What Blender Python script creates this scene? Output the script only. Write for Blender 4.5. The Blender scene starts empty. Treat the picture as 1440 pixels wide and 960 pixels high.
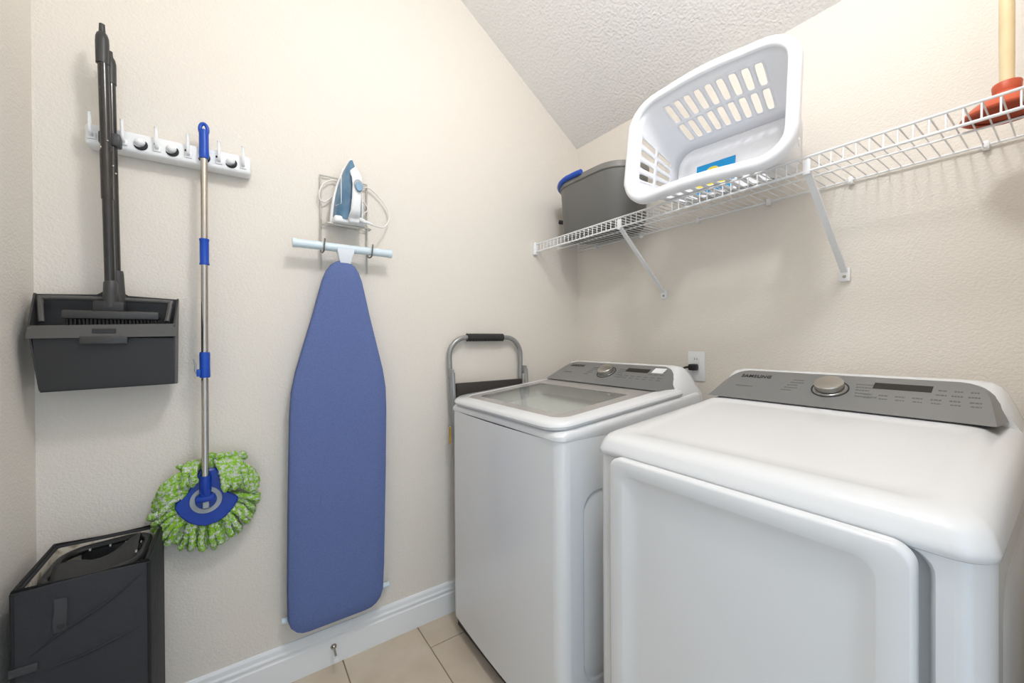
import bpy, bmesh, math, random
from mathutils import Vector, Matrix
random.seed(4)
S = bpy.context.scene
COL = S.collection
PI = math.pi
R = math.radians

# ------------------------------------------------------------------ camera
YAW = math.atan2(804, 560)          # angle between the view direction and +X
PITCH, ROLL = -2.3 / 560, 0.0059
fwd = Vector((math.cos(YAW) * math.cos(PITCH), math.sin(YAW) * math.cos(PITCH), math.sin(PITCH)))
r0 = Vector((math.sin(YAW), -math.cos(YAW), 0)); u0 = r0.cross(fwd)
rt = r0 * math.cos(ROLL) - u0 * math.sin(ROLL); up = u0 * math.cos(ROLL) + r0 * math.sin(ROLL)
cam_d = bpy.data.cameras.new('camera'); cam = bpy.data.objects.new('camera', cam_d); COL.objects.link(cam)
cam_d.sensor_width = 36; cam_d.lens = 36 * 560 / 1440; cam_d.clip_start = 0.02
m = Matrix((rt, up, -fwd)).transposed().to_4x4(); m.translation = (0, 0, 1.21); cam.matrix_world = m
S.camera = cam

# ------------------------------------------------------------------ world (the hallway's light, entering by the doorway), exposure
W = bpy.data.worlds.new('hall'); S.world = W; W.use_nodes = True
bg = W.node_tree.nodes['Background']; bg.inputs[0].default_value = (0.60, 0.79, 1.0, 1); bg.inputs[1].default_value = 1.6
S.view_settings.view_transform = 'Standard'; S.view_settings.look = 'None'
S.view_settings.gamma = 1; S.view_settings.use_curve_mapping = False
S.view_settings.exposure = 0.12
LAMP_W = 27.0
LAMP_POS = (0.46, 0.30, 2.80)

# ------------------------------------------------------------------ helpers
class MB:
    def __init__(s): s.v = []; s.f = []
    def add(s, vs, fs):
        o = len(s.v); s.v += [tuple(p) for p in vs]; s.f += [tuple(i + o for i in f) for f in fs]; return s
    def box(s, x0, x1, y0, y1, z0, z1, bev=0, seg=2):
        bm = bmesh.new(); bmesh.ops.create_cube(bm, size=1)
        for v in bm.verts:
            v.co = ((x0 + x1) / 2 + v.co.x * (x1 - x0), (y0 + y1) / 2 + v.co.y * (y1 - y0), (z0 + z1) / 2 + v.co.z * (z1 - z0))
        if bev: bmesh.ops.bevel(bm, geom=bm.edges[:], offset=bev, segments=seg, profile=.5, affect='EDGES')
        return s.frombm(bm)
    def frombm(s, bm):
        bm.verts.index_update(); s.add([v.co.copy() for v in bm.verts], [[v.index for v in f.verts] for f in bm.faces]); bm.free(); return s
    def loft(s, loops, cap0=True, cap1=True, closed=True, wrap=False):
        n = len(loops[0]); vs = [p for l in loops for p in l]; fs = []
        L = len(loops)
        for i in range(L if wrap else L - 1):
            j = (i + 1) % L
            for k in range(n if closed else n - 1):
                k2 = (k + 1) % n; fs.append((i * n + k, i * n + k2, j * n + k2, j * n + k))
        if cap0 and not wrap: fs.append(tuple(range(n))[::-1])
        if cap1 and not wrap: fs.append(tuple((L - 1) * n + k for k in range(n)))
        return s.add(vs, fs)
    def tube(s, path, r, n=10, closed=False, cap=True):
        P = [Vector(p) for p in path]; L = len(P); rs = r if isinstance(r, (list, tuple)) else [r] * L
        loops = []; prev = None
        for i, p in enumerate(P):
            if closed: t = P[(i + 1) % L] - P[i - 1]
            else: t = P[min(i + 1, L - 1)] - P[max(i - 1, 0)]
            t.normalize()
            if prev is None:
                a = Vector((0, 0, 1)) if abs(t.z) < .9 else Vector((1, 0, 0)); u = t.cross(a).normalized()
            else:
                u = prev - t * prev.dot(t)
                u.normalize()
            prev = u; w = t.cross(u)
            loops.append([p + (u * math.cos(2 * PI * k / n) + w * math.sin(2 * PI * k / n)) * rs[i] for k in range(n)])
        return s.loft(loops, cap, cap, True, closed)
    def lathe(s, prof, c=(0, 0, 0), n=32, axis='Z', cap0=True, cap1=True):
        loops = []
        for r, h in prof:
            l = []
            for k in range(n):
                a = 2 * PI * k / n; x, y = r * math.cos(a), r * math.sin(a)
                q = {'Z': (x, y, h), 'X': (h, x, y), 'Y': (x, h, y)}[axis]
                l.append((c[0] + q[0], c[1] + q[1], c[2] + q[2]))
            loops.append(l)
        return s.loft(loops, cap0, cap1)
    def xf(s, fn):
        s.v = [tuple(fn(Vector(p))) for p in s.v]; return s
    def mesh(s, name, angle=35, merge=False):
        me = bpy.data.meshes.new(name); me.from_pydata(s.v, [], s.f)
        bm = bmesh.new(); bm.from_mesh(me)
        if merge: bmesh.ops.remove_doubles(bm, verts=bm.verts[:], dist=1e-5)
        bmesh.ops.recalc_face_normals(bm, faces=bm.faces[:]); bm.to_mesh(me); bm.free()
        for p in me.polygons: p.use_smooth = True
        me.set_sharp_from_angle(angle=R(angle)); return me

def tag(o, label=None, cat=None, group=None, kind=None):
    if label: o['label'] = label
    if cat: o['category'] = cat
    if group: o['group'] = group
    if kind: o['kind'] = kind
    return o
def thing(name, label, cat, loc=(0, 0, 0), group=None):
    o = bpy.data.objects.new(name, None); COL.objects.link(o); o.location = loc; o.empty_display_size = .05
    return tag(o, label, cat, group)
def origin(o):
    p = Vector(o.location)
    while o.parent: o = o.parent; p = p + Vector(o.location)
    return p
def part(name, mb, mat, parent, local=False, label=None, angle=35, merge=False):
    """mb in world coordinates (unless local): the part is stored relative to its parent's origin."""
    if parent and not local:
        p = origin(parent); mb.xf(lambda v: v - p)
    o = bpy.data.objects.new(name, mb.mesh(name, angle, merge)); COL.objects.link(o); o.data.materials.append(mat)
    if parent: o.parent = parent
    if label: o['label'] = label
    return o
def share(name, me, parent, loc=(0, 0, 0), rot=None):
    o = bpy.data.objects.new(name, me); COL.objects.link(o); o.parent = parent; o.location = loc
    if rot: o.rotation_euler = rot
    return o
def struct(name, mb, mat, angle=35):
    o = bpy.data.objects.new(name, mb.mesh(name, angle)); COL.objects.link(o); o.data.materials.append(mat); o['kind'] = 'structure'; return o
def rr(a, b, r, n=6):
    """rounded rectangle, half sizes a, b, counter-clockwise"""
    r = min(r, a - 1e-4, b - 1e-4); out = []
    for cx, cy, a0 in ((a - r, b - r, 0), (-a + r, b - r, 90), (-a + r, -b + r, 180), (a - r, -b + r, 270)):
        for k in range(n + 1):
            t = R(a0 + 90 * k / n); out.append((cx + r * math.cos(t), cy + r * math.sin(t)))
    return out
def spline(pts, n=8, closed=False):
    P = [Vector(p) for p in pts]; out = []; L = len(P)
    for i in range(L if closed else L - 1):
        if closed: p0, p1, p2, p3 = P[i - 1], P[i], P[(i + 1) % L], P[(i + 2) % L]
        else: p0, p1, p2, p3 = P[max(i - 1, 0)], P[i], P[i + 1], P[min(i + 2, L - 1)]
        for k in range(n):
            t = k / n
            out.append(.5 * ((2 * p1) + (p2 - p0) * t + (2 * p0 - 5 * p1 + 4 * p2 - p3) * t * t + (3 * p1 - p0 - 3 * p2 + p3) * t ** 3))
    if not closed: out.append(P[-1])
    return out
def lerp(a, b, t): return a + (b - a) * t
def interp(tab, x):
    for (x0, y0), (x1, y1) in zip(tab, tab[1:]):
        if x <= x1: return y0 + (y1 - y0) * (x - x0) / (x1 - x0)
    return tab[-1][1]

# ------------------------------------------------------------------ materials
def srgb(r, g, b):
    f = lambda c: c / 12.92 if c <= .04045 else ((c + .055) / 1.055) ** 2.4
    return (f(r / 255), f(g / 255), f(b / 255), 1)
MATS = {}
def mat(name, col, rough=.5, metal=0, bump=None, var=None, coat=0, trans=0, spec=.5, ior=1.45, sub=0, alpha=1):
    if name in MATS: return MATS[name]
    M = bpy.data.materials.new(name); M.use_nodes = True; nt = M.node_tree; b = nt.nodes['Principled BSDF']
    b.inputs['Base Color'].default_value = col; b.inputs['Roughness'].default_value = rough; b.inputs['Metallic'].default_value = metal
    b.inputs['Coat Weight'].default_value = coat; b.inputs['Coat Roughness'].default_value = .08
    b.inputs['Transmission Weight'].default_value = trans; b.inputs['Specular IOR Level'].default_value = spec; b.inputs['IOR'].default_value = ior
    if sub: b.inputs['Subsurface Weight'].default_value = sub; b.inputs['Subsurface Radius'].default_value = (.01, .01, .01)
    b.inputs['Alpha'].default_value = alpha
    tc = nt.nodes.new('ShaderNodeTexCoord')
    if bump:
        sc, st, dist, detail = bump
        nz = nt.nodes.new('ShaderNodeTexNoise'); nz.inputs['Scale'].default_value = sc; nz.inputs['Detail'].default_value = detail
        nt.links.new(tc.outputs['Object'], nz.inputs['Vector'])
        bp = nt.nodes.new('ShaderNodeBump'); bp.inputs['Strength'].default_value = st; bp.inputs['Distance'].default_value = dist
        nt.links.new(nz.outputs['Fac'], bp.inputs['Height']); nt.links.new(bp.outputs['Normal'], b.inputs['Normal'])
    if var:
        col2, sc, lo, hi = var
        nz = nt.nodes.new('ShaderNodeTexNoise'); nz.inputs['Scale'].default_value = sc; nz.inputs['Detail'].default_value = 4
        nt.links.new(tc.outputs['Object'], nz.inputs['Vector'])
        cr = nt.nodes.new('ShaderNodeValToRGB'); cr.color_ramp.elements[0].position = lo; cr.color_ramp.elements[1].position = hi
        cr.color_ramp.elements[0].color = col; cr.color_ramp.elements[1].color = col2
        nt.links.new(nz.outputs['Fac'], cr.inputs['Fac']); nt.links.new(cr.outputs['Color'], b.inputs['Base Color'])
    MATS[name] = M; return M
M_wall = mat('cream orange-peel paint', srgb(232, 224, 213), .6, bump=(170, .38, .005, 2.5), spec=.3)
M_ceil = mat('knockdown ceiling paint', srgb(240, 237, 234), .8, bump=(105, .5, .009, 3), spec=.2)
M_trim = mat('white gloss trim paint', srgb(240, 240, 240), .3)
M_tile = mat('beige porcelain tile', srgb(214, 199, 178), .35, bump=(40, .08, .002, 4), var=(srgb(202, 185, 163), 9, .3, .75))
M_grout = mat('tan grout', srgb(150, 134, 112), .9)
M_white = mat('white enamel', srgb(229, 229, 229), .22, coat=.4)
M_wplas = mat('white plastic', srgb(242, 242, 242), .32)
M_basket = mat('white basket plastic', srgb(243, 243, 246), .38, sub=.15)
M_wire = mat('white epoxy wire', srgb(240, 240, 240), .35)
M_con = mat('grey console plastic', srgb(140, 140, 139), .33, metal=.35)
M_conside = mat('darker grey console end', srgb(128, 127, 124), .4, metal=.3)
M_chrome = mat('brushed chrome', srgb(205, 202, 196), .22, metal=1)
M_steel = mat('stainless pole', srgb(196, 190, 182), .18, metal=1)
M_drum = mat('stainless drum', srgb(205, 200, 190), .5, metal=.4)
M_black = mat('black plastic', srgb(30, 30, 31), .4)
M_print = mat('dark print', srgb(38, 38, 40), .6)
M_printl = mat('pale print', srgb(205, 205, 203), .6)
M_faint = mat('faint print', srgb(108, 108, 107), .6)
M_disp = mat('display window', srgb(34, 31, 29), .12)
M_gap = mat('dark grey base', srgb(58, 55, 52), .6)
M_glassborder = mat('grey lid border', srgb(176, 172, 168), .25, metal=.15)
def glass_mat(name, col, rough=0.0):
    M = bpy.data.materials.new(name); M.use_nodes = True; nt = M.node_tree
    for n in list(nt.nodes): nt.nodes.remove(n)
    o = nt.nodes.new('ShaderNodeOutputMaterial'); mx = nt.nodes.new('ShaderNodeMixShader')
    t = nt.nodes.new('ShaderNodeBsdfTransparent'); g = nt.nodes.new('ShaderNodeBsdfGlossy'); ge = nt.nodes.new('ShaderNodeNewGeometry')
    t.inputs[0].default_value = col; g.inputs['Roughness'].default_value = rough + .02
    dt = nt.nodes.new('ShaderNodeVectorMath'); dt.operation = 'DOT_PRODUCT'; nt.links.new(ge.outputs['Normal'], dt.inputs[0]); nt.links.new(ge.outputs['Incoming'], dt.inputs[1])
    def mth(op, a_, b_=None):
        n_ = nt.nodes.new('ShaderNodeMath'); n_.operation = op; nt.links.new(a_, n_.inputs[0])
        if b_ is not None: n_.inputs[1].default_value = b_
        return n_.outputs[0]
    ab = mth('ABSOLUTE', dt.outputs['Value']); one = mth('MULTIPLY', ab, -1.0); one = mth('ADD', one, 1.0)
    fr = mth('ADD', mth('MULTIPLY', mth('POWER', one, 4.5), .55), .04)
    nt.links.new(fr, mx.inputs[0]); nt.links.new(t.outputs[0], mx.inputs[1]); nt.links.new(g.outputs[0], mx.inputs[2]); nt.links.new(mx.outputs[0], o.inputs[0])
    return M
M_glass = glass_mat('tinted lid glass', (.94, .95, .93, 1))
M_dust = mat('charcoal plastic', srgb(62, 61, 60), .42, bump=(400, .1, .001, 2))
M_dustd = mat('dark charcoal plastic', srgb(47, 46, 46), .5, bump=(300, .1, .001, 2))
M_dustl = mat('grey charcoal plastic', srgb(86, 84, 81), .4)
M_pole = mat('black lacquered pole', srgb(46, 43, 41), .22, coat=.3)
M_blue = mat('royal blue plastic', srgb(24, 76, 178), .3)
M_blued = mat('deep blue plastic', srgb(14, 58, 158), .3)
M_strand = mat('green white microfibre', srgb(172, 230, 72), .95, bump=(330, 1.0, .010, 2), var=(srgb(244, 250, 236), 115, .45, .60), spec=.1)
M_board = mat('blue woven cover', srgb(104, 119, 166), .9, bump=(900, .25, .001, 2), var=(srgb(95, 110, 156), 260, .35, .7), spec=.15)
M_paleblue = mat('pale blue enamel', srgb(216, 230, 236), .3)
M_rackw = mat('grey wire rack', srgb(200, 196, 188), .35, metal=.2)
M_hook = mat('dark hook metal', srgb(120, 117, 112), .35, metal=.7)
M_ironw = mat('iron white plastic', srgb(240, 240, 240), .25)
M_tank = mat('iron teal tank', srgb(72, 112, 142), .15, var=(srgb(108, 142, 166), 14, .35, .7), coat=.5)
M_irong = mat('iron grey trim', srgb(160, 166, 170), .3)
M_irond = mat('iron dial blue', srgb(98, 140, 168), .3)
M_cord = mat('white cord', srgb(236, 230, 224), .4)
M_case = mat('black nylon', srgb(52, 52, 55), .7, bump=(22, .35, .012, 4), spec=.35)
M_piping = mat('black piping', srgb(24, 24, 25), .6)
M_lining = mat('cream print lining', srgb(214, 206, 190), .8, var=(srgb(150, 132, 104), 42, .52, .72))
M_tub = mat('grey tub plastic', srgb(106, 105, 102), .4)
M_tubrim = mat('grey tub rim', srgb(126, 123, 118), .4)
M_tubint = mat('grey stool tube', srgb(158, 158, 157), .3, metal=.5)
M_foam = mat('black ribbed foam', srgb(52, 50, 48), .8)
M_step = mat('black ribbed tread', srgb(58, 54, 51), .75, bump=(320, .3, .002, 1))
M_yellow = mat('yellow sticker', srgb(190, 150, 60), .6)
M_wood = mat('pale handle wood', srgb(236, 216, 174), .5, var=(srgb(226, 200, 152), 18, .3, .8))
M_rubber = mat('red-orange rubber', srgb(198, 88, 56), .42)
M_lblue = mat('label blue', srgb(20, 150, 212), .4)
M_lyel = mat('label yellow', srgb(240, 216, 70), .4)
M_nickel = mat('satin nickel', srgb(178, 170, 160), .3, metal=1)
M_door = mat('door paint', srgb(238, 237, 234), .4)

# ------------------------------------------------------------------ the room
XL, XR, YB, YF = -.444, 1.578, 1.62, -.30
T = .1
struct('wall_back', MB().box(XL - T, XR + T, YB, YB + T, -.1, 2.95), M_wall)
struct('wall_right', MB().box(XR, XR + T, YF - T, YB, -.1, 2.95), M_wall)
struct('wall_left', MB().box(XL - T, XL, YF - T, YB, -.1, 2.95), M_wall)
DX0, DX1, DZ = -.36, .50, 2.06
JOG = -.10
struct('wall_front', MB().box(XL, DX0, YF - T, YF, -.1, 2.95).box(DX1, XR, YF - T, YF, -.1, 2.95).box(.76, XR, YF, JOG, -.1, 2.95).box(DX0, DX1, YF - T, YF, DZ, 2.95), M_wall)
cm = MB(); prof = [(XR + T, 2.272 - T * .6727), (.792, 2.80), (XL - T, 2.80), (XL - T, 2.92), (.86, 2.92), (XR + T, 2.36)]
cm.loft([[(x, YF - T, z) for x, z in prof], [(x, YB + T, z) for x, z in prof]])
struct('ceiling', cm, M_ceil, 10)
floor = struct('floor', MB().box(XL - T, XR + T, YF - T, YB + T, -.08, -.003), M_grout)
G = .002
for c in range(-4, 5):
    x0, x1 = .328 + .297 * c, .328 + .297 * (c + 1)
    off = 1.471 if c % 2 == 1 else 1.171
    for k in range(-5, 3):
        y0, y1 = off + .6 * k, off + .6 * (k + 1)
        a, b_, c_, d = max(x0 + G, XL), min(x1 - G, XR), max(y0 + G, YF - T), min(y1 - G, YB)
        if b_ - a < .01 or d - c_ < .01: continue
        part('tile', MB().box(a, b_, c_, d, -.006, 0, .0012, 1), M_tile, floor)
# baseboards: moulded profile (distance from the wall, height)
bp = [(0, 0), (.014, 0), (.014, .088), (.011, .092), (.011, .099), (.014, .103), (.014, .109), (.010, .114), (.009, .128), (.005, .135), (0, .136)]
struct('baseboard_back', MB().loft([[(XL, YB - d, z) for d, z in bp], [(XR, YB - d, z) for d, z in bp]]), M_trim, 20)
struct('baseboard_right', MB().loft([[(XR - d, JOG, z) for d, z in bp], [(XR - d, YB - .014, z) for d, z in bp]]), M_trim, 20)
struct('baseboard_left', MB().loft([[(XL + d, YF, z) for d, z in bp], [(XL + d, YB - .014, z) for d, z in bp]]), M_trim, 20)
struct('baseboard_front', MB().loft([[(DX1 + .07, YF + d, z) for d, z in bp], [(.76, YF + d, z) for d, z in bp]]), M_trim, 20)
struct('trim_1', MB().box(DX0 - .07, DX0, YF, YF + .018, 0, DZ + .07, .004).box(DX1, DX1 + .07, YF, YF + .018, 0, DZ + .07, .004).box(DX0, DX1, YF, YF + .018, DZ, DZ + .07, .004), M_trim)

# ------------------------------------------------------------------ ceiling lamp (above the frame)
lx, ly, lz = LAMP_POS
L = thing('ceiling_light', 'round white flush ceiling light above the laundry room', 'lamp', (lx, ly, lz))
part('base', MB().lathe([(.15, 0), (.15, -.02), (.14, -.03)], (lx, ly, lz), 40), M_wplas, L)
M_em = bpy.data.materials.new('lit diffuser'); M_em.use_nodes = True
e = M_em.node_tree.nodes['Principled BSDF']; e.inputs['Emission Color'].default_value = (1, .98, .96, 1); e.inputs['Emission Strength'].default_value = 4
part('diffuser', MB().lathe([(.135, -.03), (.13, -.05), (.10, -.07), (.05, -.08), (.005, -.082)], (lx, ly, lz), 40), M_em, L)
ld = bpy.data.lights.new('ceiling_light_bulb', 'POINT'); ld.shadow_soft_size = .10; ld.energy = LAMP_W; ld.color = (.935, .965, 1.0)
lo = bpy.data.objects.new('ceiling_light_bulb', ld); COL.objects.link(lo); lo.parent = L; lo.location = (0, 0, -.19)

# ------------------------------------------------------------------ washer and dryer
HW = .343
def plan(d0, d1, hw, r, n=5): return [((d0 + d1) / 2 + x, y) for x, y in rr((d1 - d0) / 2, hw, r, n)]
SB, ST = (.49, 1.024), (.635, 1.102)
sl = Vector((ST[0] - SB[0], 0, ST[1] - SB[1])).normalized(); nrm = Vector((-sl.z, 0, sl.x)); SLEN = .1646
def cpt(y, t, off=0): return Vector((SB[0], y, SB[1])) + sl * (SLEN * t) + nrm * off
def console(root, hood_d):
    # grey wedge with a sloping face, slanting ends and rounded top corners
    def sec(t, hw, back):
        f = cpt(0, t); return [(f.x, hw, f.z), (f.x, -hw, f.z), (back, -hw - .016, f.z), (back, hw + .016, f.z)]
    ks = [(0, .306), (.35, .297), (.6, .290), (.75, .283), (.85, .275), (.92, .266), (.97, .255), (1, .240)]
    c = MB(); c.loft([sec(t, hw, .66) for t, hw in ks])
    co = part('console', c, M_con, root, True, 'brushed grey control console', 25)
    # white housing behind and around it
    h = MB(); loops = []
    for x, top in ((.585, 1.055), (.61, 1.080), (.635, 1.102), (.655, 1.107), (.68, 1.105), (.70, 1.093), (.72, 1.068), (.733, 1.03)):
        half_ = [(.341, .962), (.335, 1.0), (.321, lerp(1.0, top, .45)), (.310, lerp(1.0, top, .72)), (.300, lerp(1.0, top, .88)), (.286, lerp(1.0, top, .965)), (.262, top)]
        loops.append([(x, y, z) for y, z in half_] + [(x, -y, z) for y, z in reversed(half_)])
    h.loft(loops); part('console_housing', h, M_white, root, True, None, 40)
    # knob
    kb = MB(); kb.lathe([(.035, 0), (.035, .002), (.034, .0025), (.034, .020), (.032, .0225), (.03, .023), (.001, .0228)], (0, 0, 0), 40)
    ring = MB().lathe([(.043, 0), (.043, .0012), (.0395, .0012), (.0395, 0)], (0, 0, 0), 40, cap0=False, cap1=False)
    kc = cpt(0, .56, 0)
    def toface(v): return kc + Vector((0, -1, 0)) * v.x + sl * v.y + nrm * v.z
    kn = part('knob', kb.xf(toface), M_chrome, root, True, 'round brushed chrome dial')
    part('knob_ring', ring.xf(toface), M_print, kn, True)
    # display
    def slab(y0, y1, t0, t1, off=.0008, skew=.0):
        b = MB(); a = [cpt(y0, t0, off), cpt(y1, t0, off), cpt(y1 - skew, t1, off), cpt(y0 - skew, t1, off)]
        b.loft([[p - nrm * .0016 for p in a], a]); return b
    part('display', slab(-.088, -.197, .665, .83), M_disp, root, True, 'dark display window')
    # lettering
    cu = bpy.data.curves.new('lettering', 'FONT'); cu.body = 'SAMSUNG'; cu.size = .02; cu.extrude = .0004; cu.space_character = 1.15; cu.offset = .0002
    to = bpy.data.objects.new('lettering_tmp', cu); COL.objects.link(to)
    me = bpy.data.meshes.new_from_object(to.evaluated_get(bpy.context.evaluated_depsgraph_get())); bpy.data.objects.remove(to)
    xs = [v.co.x for v in me.vertices]; w = max(xs) - min(xs); x0 = min(xs)
    for v in me.vertices:
        q = cpt(.25 - (v.co.x - x0) * .088 / w, .74, 0) + sl * v.co.y * 1.15 + nrm * (v.co.z + .0012); v.co = q
    me.materials.append(M_print); lt = bpy.data.objects.new('lettering', me); COL.objects.link(lt); lt.parent = root
    # small printed legends round the dial and below the display (too small to read)
    pr = MB(); rnd = random.Random(7)
    def word(y, t, wid, hgt=.028):
        yy = y
        while yy > y - wid:
            l = min(rnd.uniform(.003, .007), yy - y + wid); b = slab(yy, yy - l, t, t + hgt, .0005); pr.add(b.v, b.f); yy -= l + .0012
    word(.246, .42, .05, .03)
    for k, w_ in enumerate((.028, .036, .026, .034, .026)): word(.098 + .004 * k, .74 - .085 * k, w_)
    for k, w_ in enumerate((.036, .034, .028, .032, .044)): word(-.052 - .002 * k, .74 - .085 * k, w_)
    for k in range(7):
        word(-.075 - .031 * k, .47, .018, .03); word(-.078 - .031 * k, .38, .016, .025)
    for k in range(3): word(-.207 - .026 * k, .72, .014, .03); word(-.205 - .026 * k, .60, .018, .03)
    tag(part('printed_legend', pr, M_faint, root, True), kind='stuff')
    return co
def recess_side(mb, y, sgn, z0, z1, d0, d1, depth=.004):
    # stamped recess in a side panel
    c = ((d0 + d1) / 2, (z0 + z1) / 2); loops = []
    for ins, dep in ((0, 0), (.005, depth), (.010, depth), (.018, depth * .15)):
        loops.append([(c[0] + x, y - sgn * dep, c[1] + z) for x, z in rr((d1 - d0) / 2 - ins, (z1 - z0) / 2 - ins, .06)])
    mb.loft(loops, False, True)
def cabinet(root, pocket, ztp=.9198):
    D = .735; r = .036; n = 5; mb = MB()
    P = plan(0, D, HW, r, n); N = n + 1
    z0, z1 = .067, ztp
    # corners as vertical strips, back closed, sides stamped, front plain or with a door pocket
    for c in range(4):
        pts = P[c * N:(c + 1) * N]; mb.loft([[(x, y, z0) for x, y in pts], [(x, y, z1) for x, y in pts]], False, False, False)
    mb.add([(D, HW - r, z0), (D, -HW + r, z0), (D, -HW + r, z1), (D, HW - r, z1)], [(0, 1, 2, 3)])
    mb.add([(r, HW - r, z0), (D - r, HW - r, z0), (D - r, -HW + r, z0), (r, -HW + r, z0)], [(0, 1, 2, 3)])
    rz0, rz1 = (.14, .86) if pocket else (.19, .76)
    for sg in (1, -1):
        o = rr((D - 2 * r) / 2, (z1 - z0) / 2, .0005); i = rr((D - 2 * r) / 2 - .05, (rz1 - rz0) / 2, .06)
        c = (D / 2, (z0 + z1) / 2)
        mb.loft([[(c[0] + x, sg * HW, c[1] + z) for x, z in o], [(c[0] + x, sg * HW, (rz0 + rz1) / 2 + z) for x, z in i]], False, False)
        recess_side(mb, sg * HW, sg, rz0, rz1, r + .05, D - r - .05)
    hw = HW - r
    if pocket:
        zc = (z0 + z1) / 2; o = rr(hw, (z1 - z0) / 2, .0005)
        pz0, pz1 = .14, ztp - .002; pc = (pz0 + pz1) / 2
        lp = [[(0, y, zc + z) for y, z in o]]
        for ins, dep in ((-.003, 0), (.0, .002), (.004, .010), (.006, .03)):
            lp.append([(dep, y, pc + z) for y, z in rr(.287 - ins, (pz1 - pz0) / 2 - max(ins, 0), .03)])
        mb.loft(lp, False, True)
    else:
        # gently bowed front
        loops = []
        for k in range(13):
            y = lerp(-hw, hw, k / 12); loops.append([(-.010 * (1 - (y / hw) ** 2), y, z0), (-.010 * (1 - (y / hw) ** 2), y, z1)])
        mb.loft(loops, False, False, False)
    part('cabinet', mb, M_white, root, True, None, 30)
    part('base', MB().box(.02, D - .02, -HW + .012, HW - .012, .012, .08), M_gap, root, True, 'dark recessed toe base')
    for sx in (.06, D - .06):
        for sy in (-.29, .29): part('foot', MB().lathe([(.02, 0), (.022, .004), (.016, .013)], (sx, sy, 0), 14), M_black, root, True)

def ztop(d): return .958 + .125 * min(d, .5)
# ---- dryer
DR = thing('dryer', 'white front-door dryer with a flat white top, nearest the camera', 'dryer', (.80, .408, 0))
cabinet(DR, True, .909)
mb = MB(); loops = []
for ins, dz in ((.0015, 'seam'), (-.003, 'lo'), (-.004, 'mid'), (.000, -.028), (.004, -.016), (.012, -.007), (.024, -.0015), (.038, 0)):
    l = []
    for x, y in plan(-.004 + ins, .735 - ins, HW - ins, .04, 8):
        z = .908 if dz == 'seam' else .912 if dz == 'lo' else .922 if dz == 'mid' else ztop(x) + dz
        l.append((x, y, z))
    loops.append(l)
for d0, d1, hw, dz in ((.055, .49, .285, 0), (.066, .485, .272, -.0035), (.10, .45, .25, -.0035)):
    loops.append([(x, y, ztop(x) + dz) for x, y in plan(d0, d1, hw, .04, 8)])
mb.loft(loops, True, True)
part('top_cover', mb, M_white, DR, True, None, 50)
console(DR, .49)
def yz(hw, z0, z1, r, x): return [(x, y, (z0 + z1) / 2 + z) for y, z in rr(hw, (z1 - z0) / 2, r, 8)]
dz0, dz1, dh = .20, .917, .275
mb = MB(); lp = [yz(dh - .012, dz0 + .012, dz1 - .012, .03, .024), yz(dh - .012, dz0 + .012, dz1 - .012, .03, -.006), yz(dh, dz0, dz1, .03, -.010), yz(dh, dz0, dz1, .03, -.024), yz(dh - .002, dz0 + .002, dz1 - .002, .03, -.029), yz(dh - .007, dz0 + .007, dz1 - .006, .03, -.031)]
lp += [yz(dh - .040, dz0 + .04, dz1 - .034, .03, -.031), yz(dh - .043, dz0 + .043, dz1 - .036, .03, -.030), yz(dh - .056, dz0 + .056, dz1 - .045, .035, -.024), yz(dh - .070, dz0 + .070, dz1 - .056, .04, -.0205), yz(dh - .082, dz0 + .082, dz1 - .068, .045, -.0195), yz(dh - .12, dz0 + .12, dz1 - .13, .045, -.0205)]
mb.loft(lp, True, True)
part('door', mb, M_white, DR, True, 'white door with a recessed panel', 50)

# ---- washer
WA = thing('washing_machine', 'white top-loading washing machine with a glass lid, standing in the corner', 'washer', (.745, 1.178, 0))
cabinet(WA, False)
# top frame with opening
def wz(d): return .945 + .125 * min(d, .5)
mb = MB(); n = 8
lp = [[(x, y, .9185) for x, y in plan(.0, .735, HW, .035, n)], [(x, y, .921) for x, y in plan(-.004, .735, HW + .001, .035, n)],
      [(x, y, wz(x) - .012) for x, y in plan(-.004, .735, HW + .001, .035, n)], [(x, y, wz(x) - .004) for x, y in plan(.003, .73, HW - .004, .035, n)], [(x, y, wz(x)) for x, y in plan(.012, .725, HW - .012, .035, n)],
      [(x, y, wz(x)) for x, y in plan(.055, .46, .28, .06, n)], [(x, y, wz(x) - .045) for x, y in plan(.060, .455, .275, .06, n)]]
mb.loft(lp, False, False); part('top_frame', mb, M_white, WA, True, None, 40)
# tub cover: rounded rectangle to circle, then the drum
nn = 4 * (n + 1); cx, cr = .235, .165
ang = [math.atan2(y, x - cx) for x, y in plan(.060, .455, .275, .06, n)]
circ = lambda r, z: [(cx + r * math.cos(a), r * 1.18 * math.sin(a), z) for a in ang]
mb = MB().loft([[(x, y, wz(x) - .045) for x, y in plan(.060, .455, .275, .06, n)], circ(cr + .012, .905), circ(cr, .90), circ(cr - .004, .87)], False, False)
part('tub_cover', mb, M_wplas, WA, True, None, 40)
circ2 = lambda r, z: [(cx + .02 + r * math.cos(2 * PI * k / 40), r * math.sin(2 * PI * k / 40), z) for k in range(40)]
part('balance_ring', MB().loft([circ2(.245, .872), circ2(.245, .83), circ2(.215, .825), circ2(.205, .862), circ2(.21, .872)], False, False, True, True), mat('grey balance ring', srgb(150, 148, 142), .4), WA, True, 'grey balance ring')
part('drum', MB().loft([circ2(.235, .83), circ2(.235, .42), circ2(.21, .39), circ2(.02, .40)], False, True), M_drum, WA, True, 'steel drum')
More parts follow.
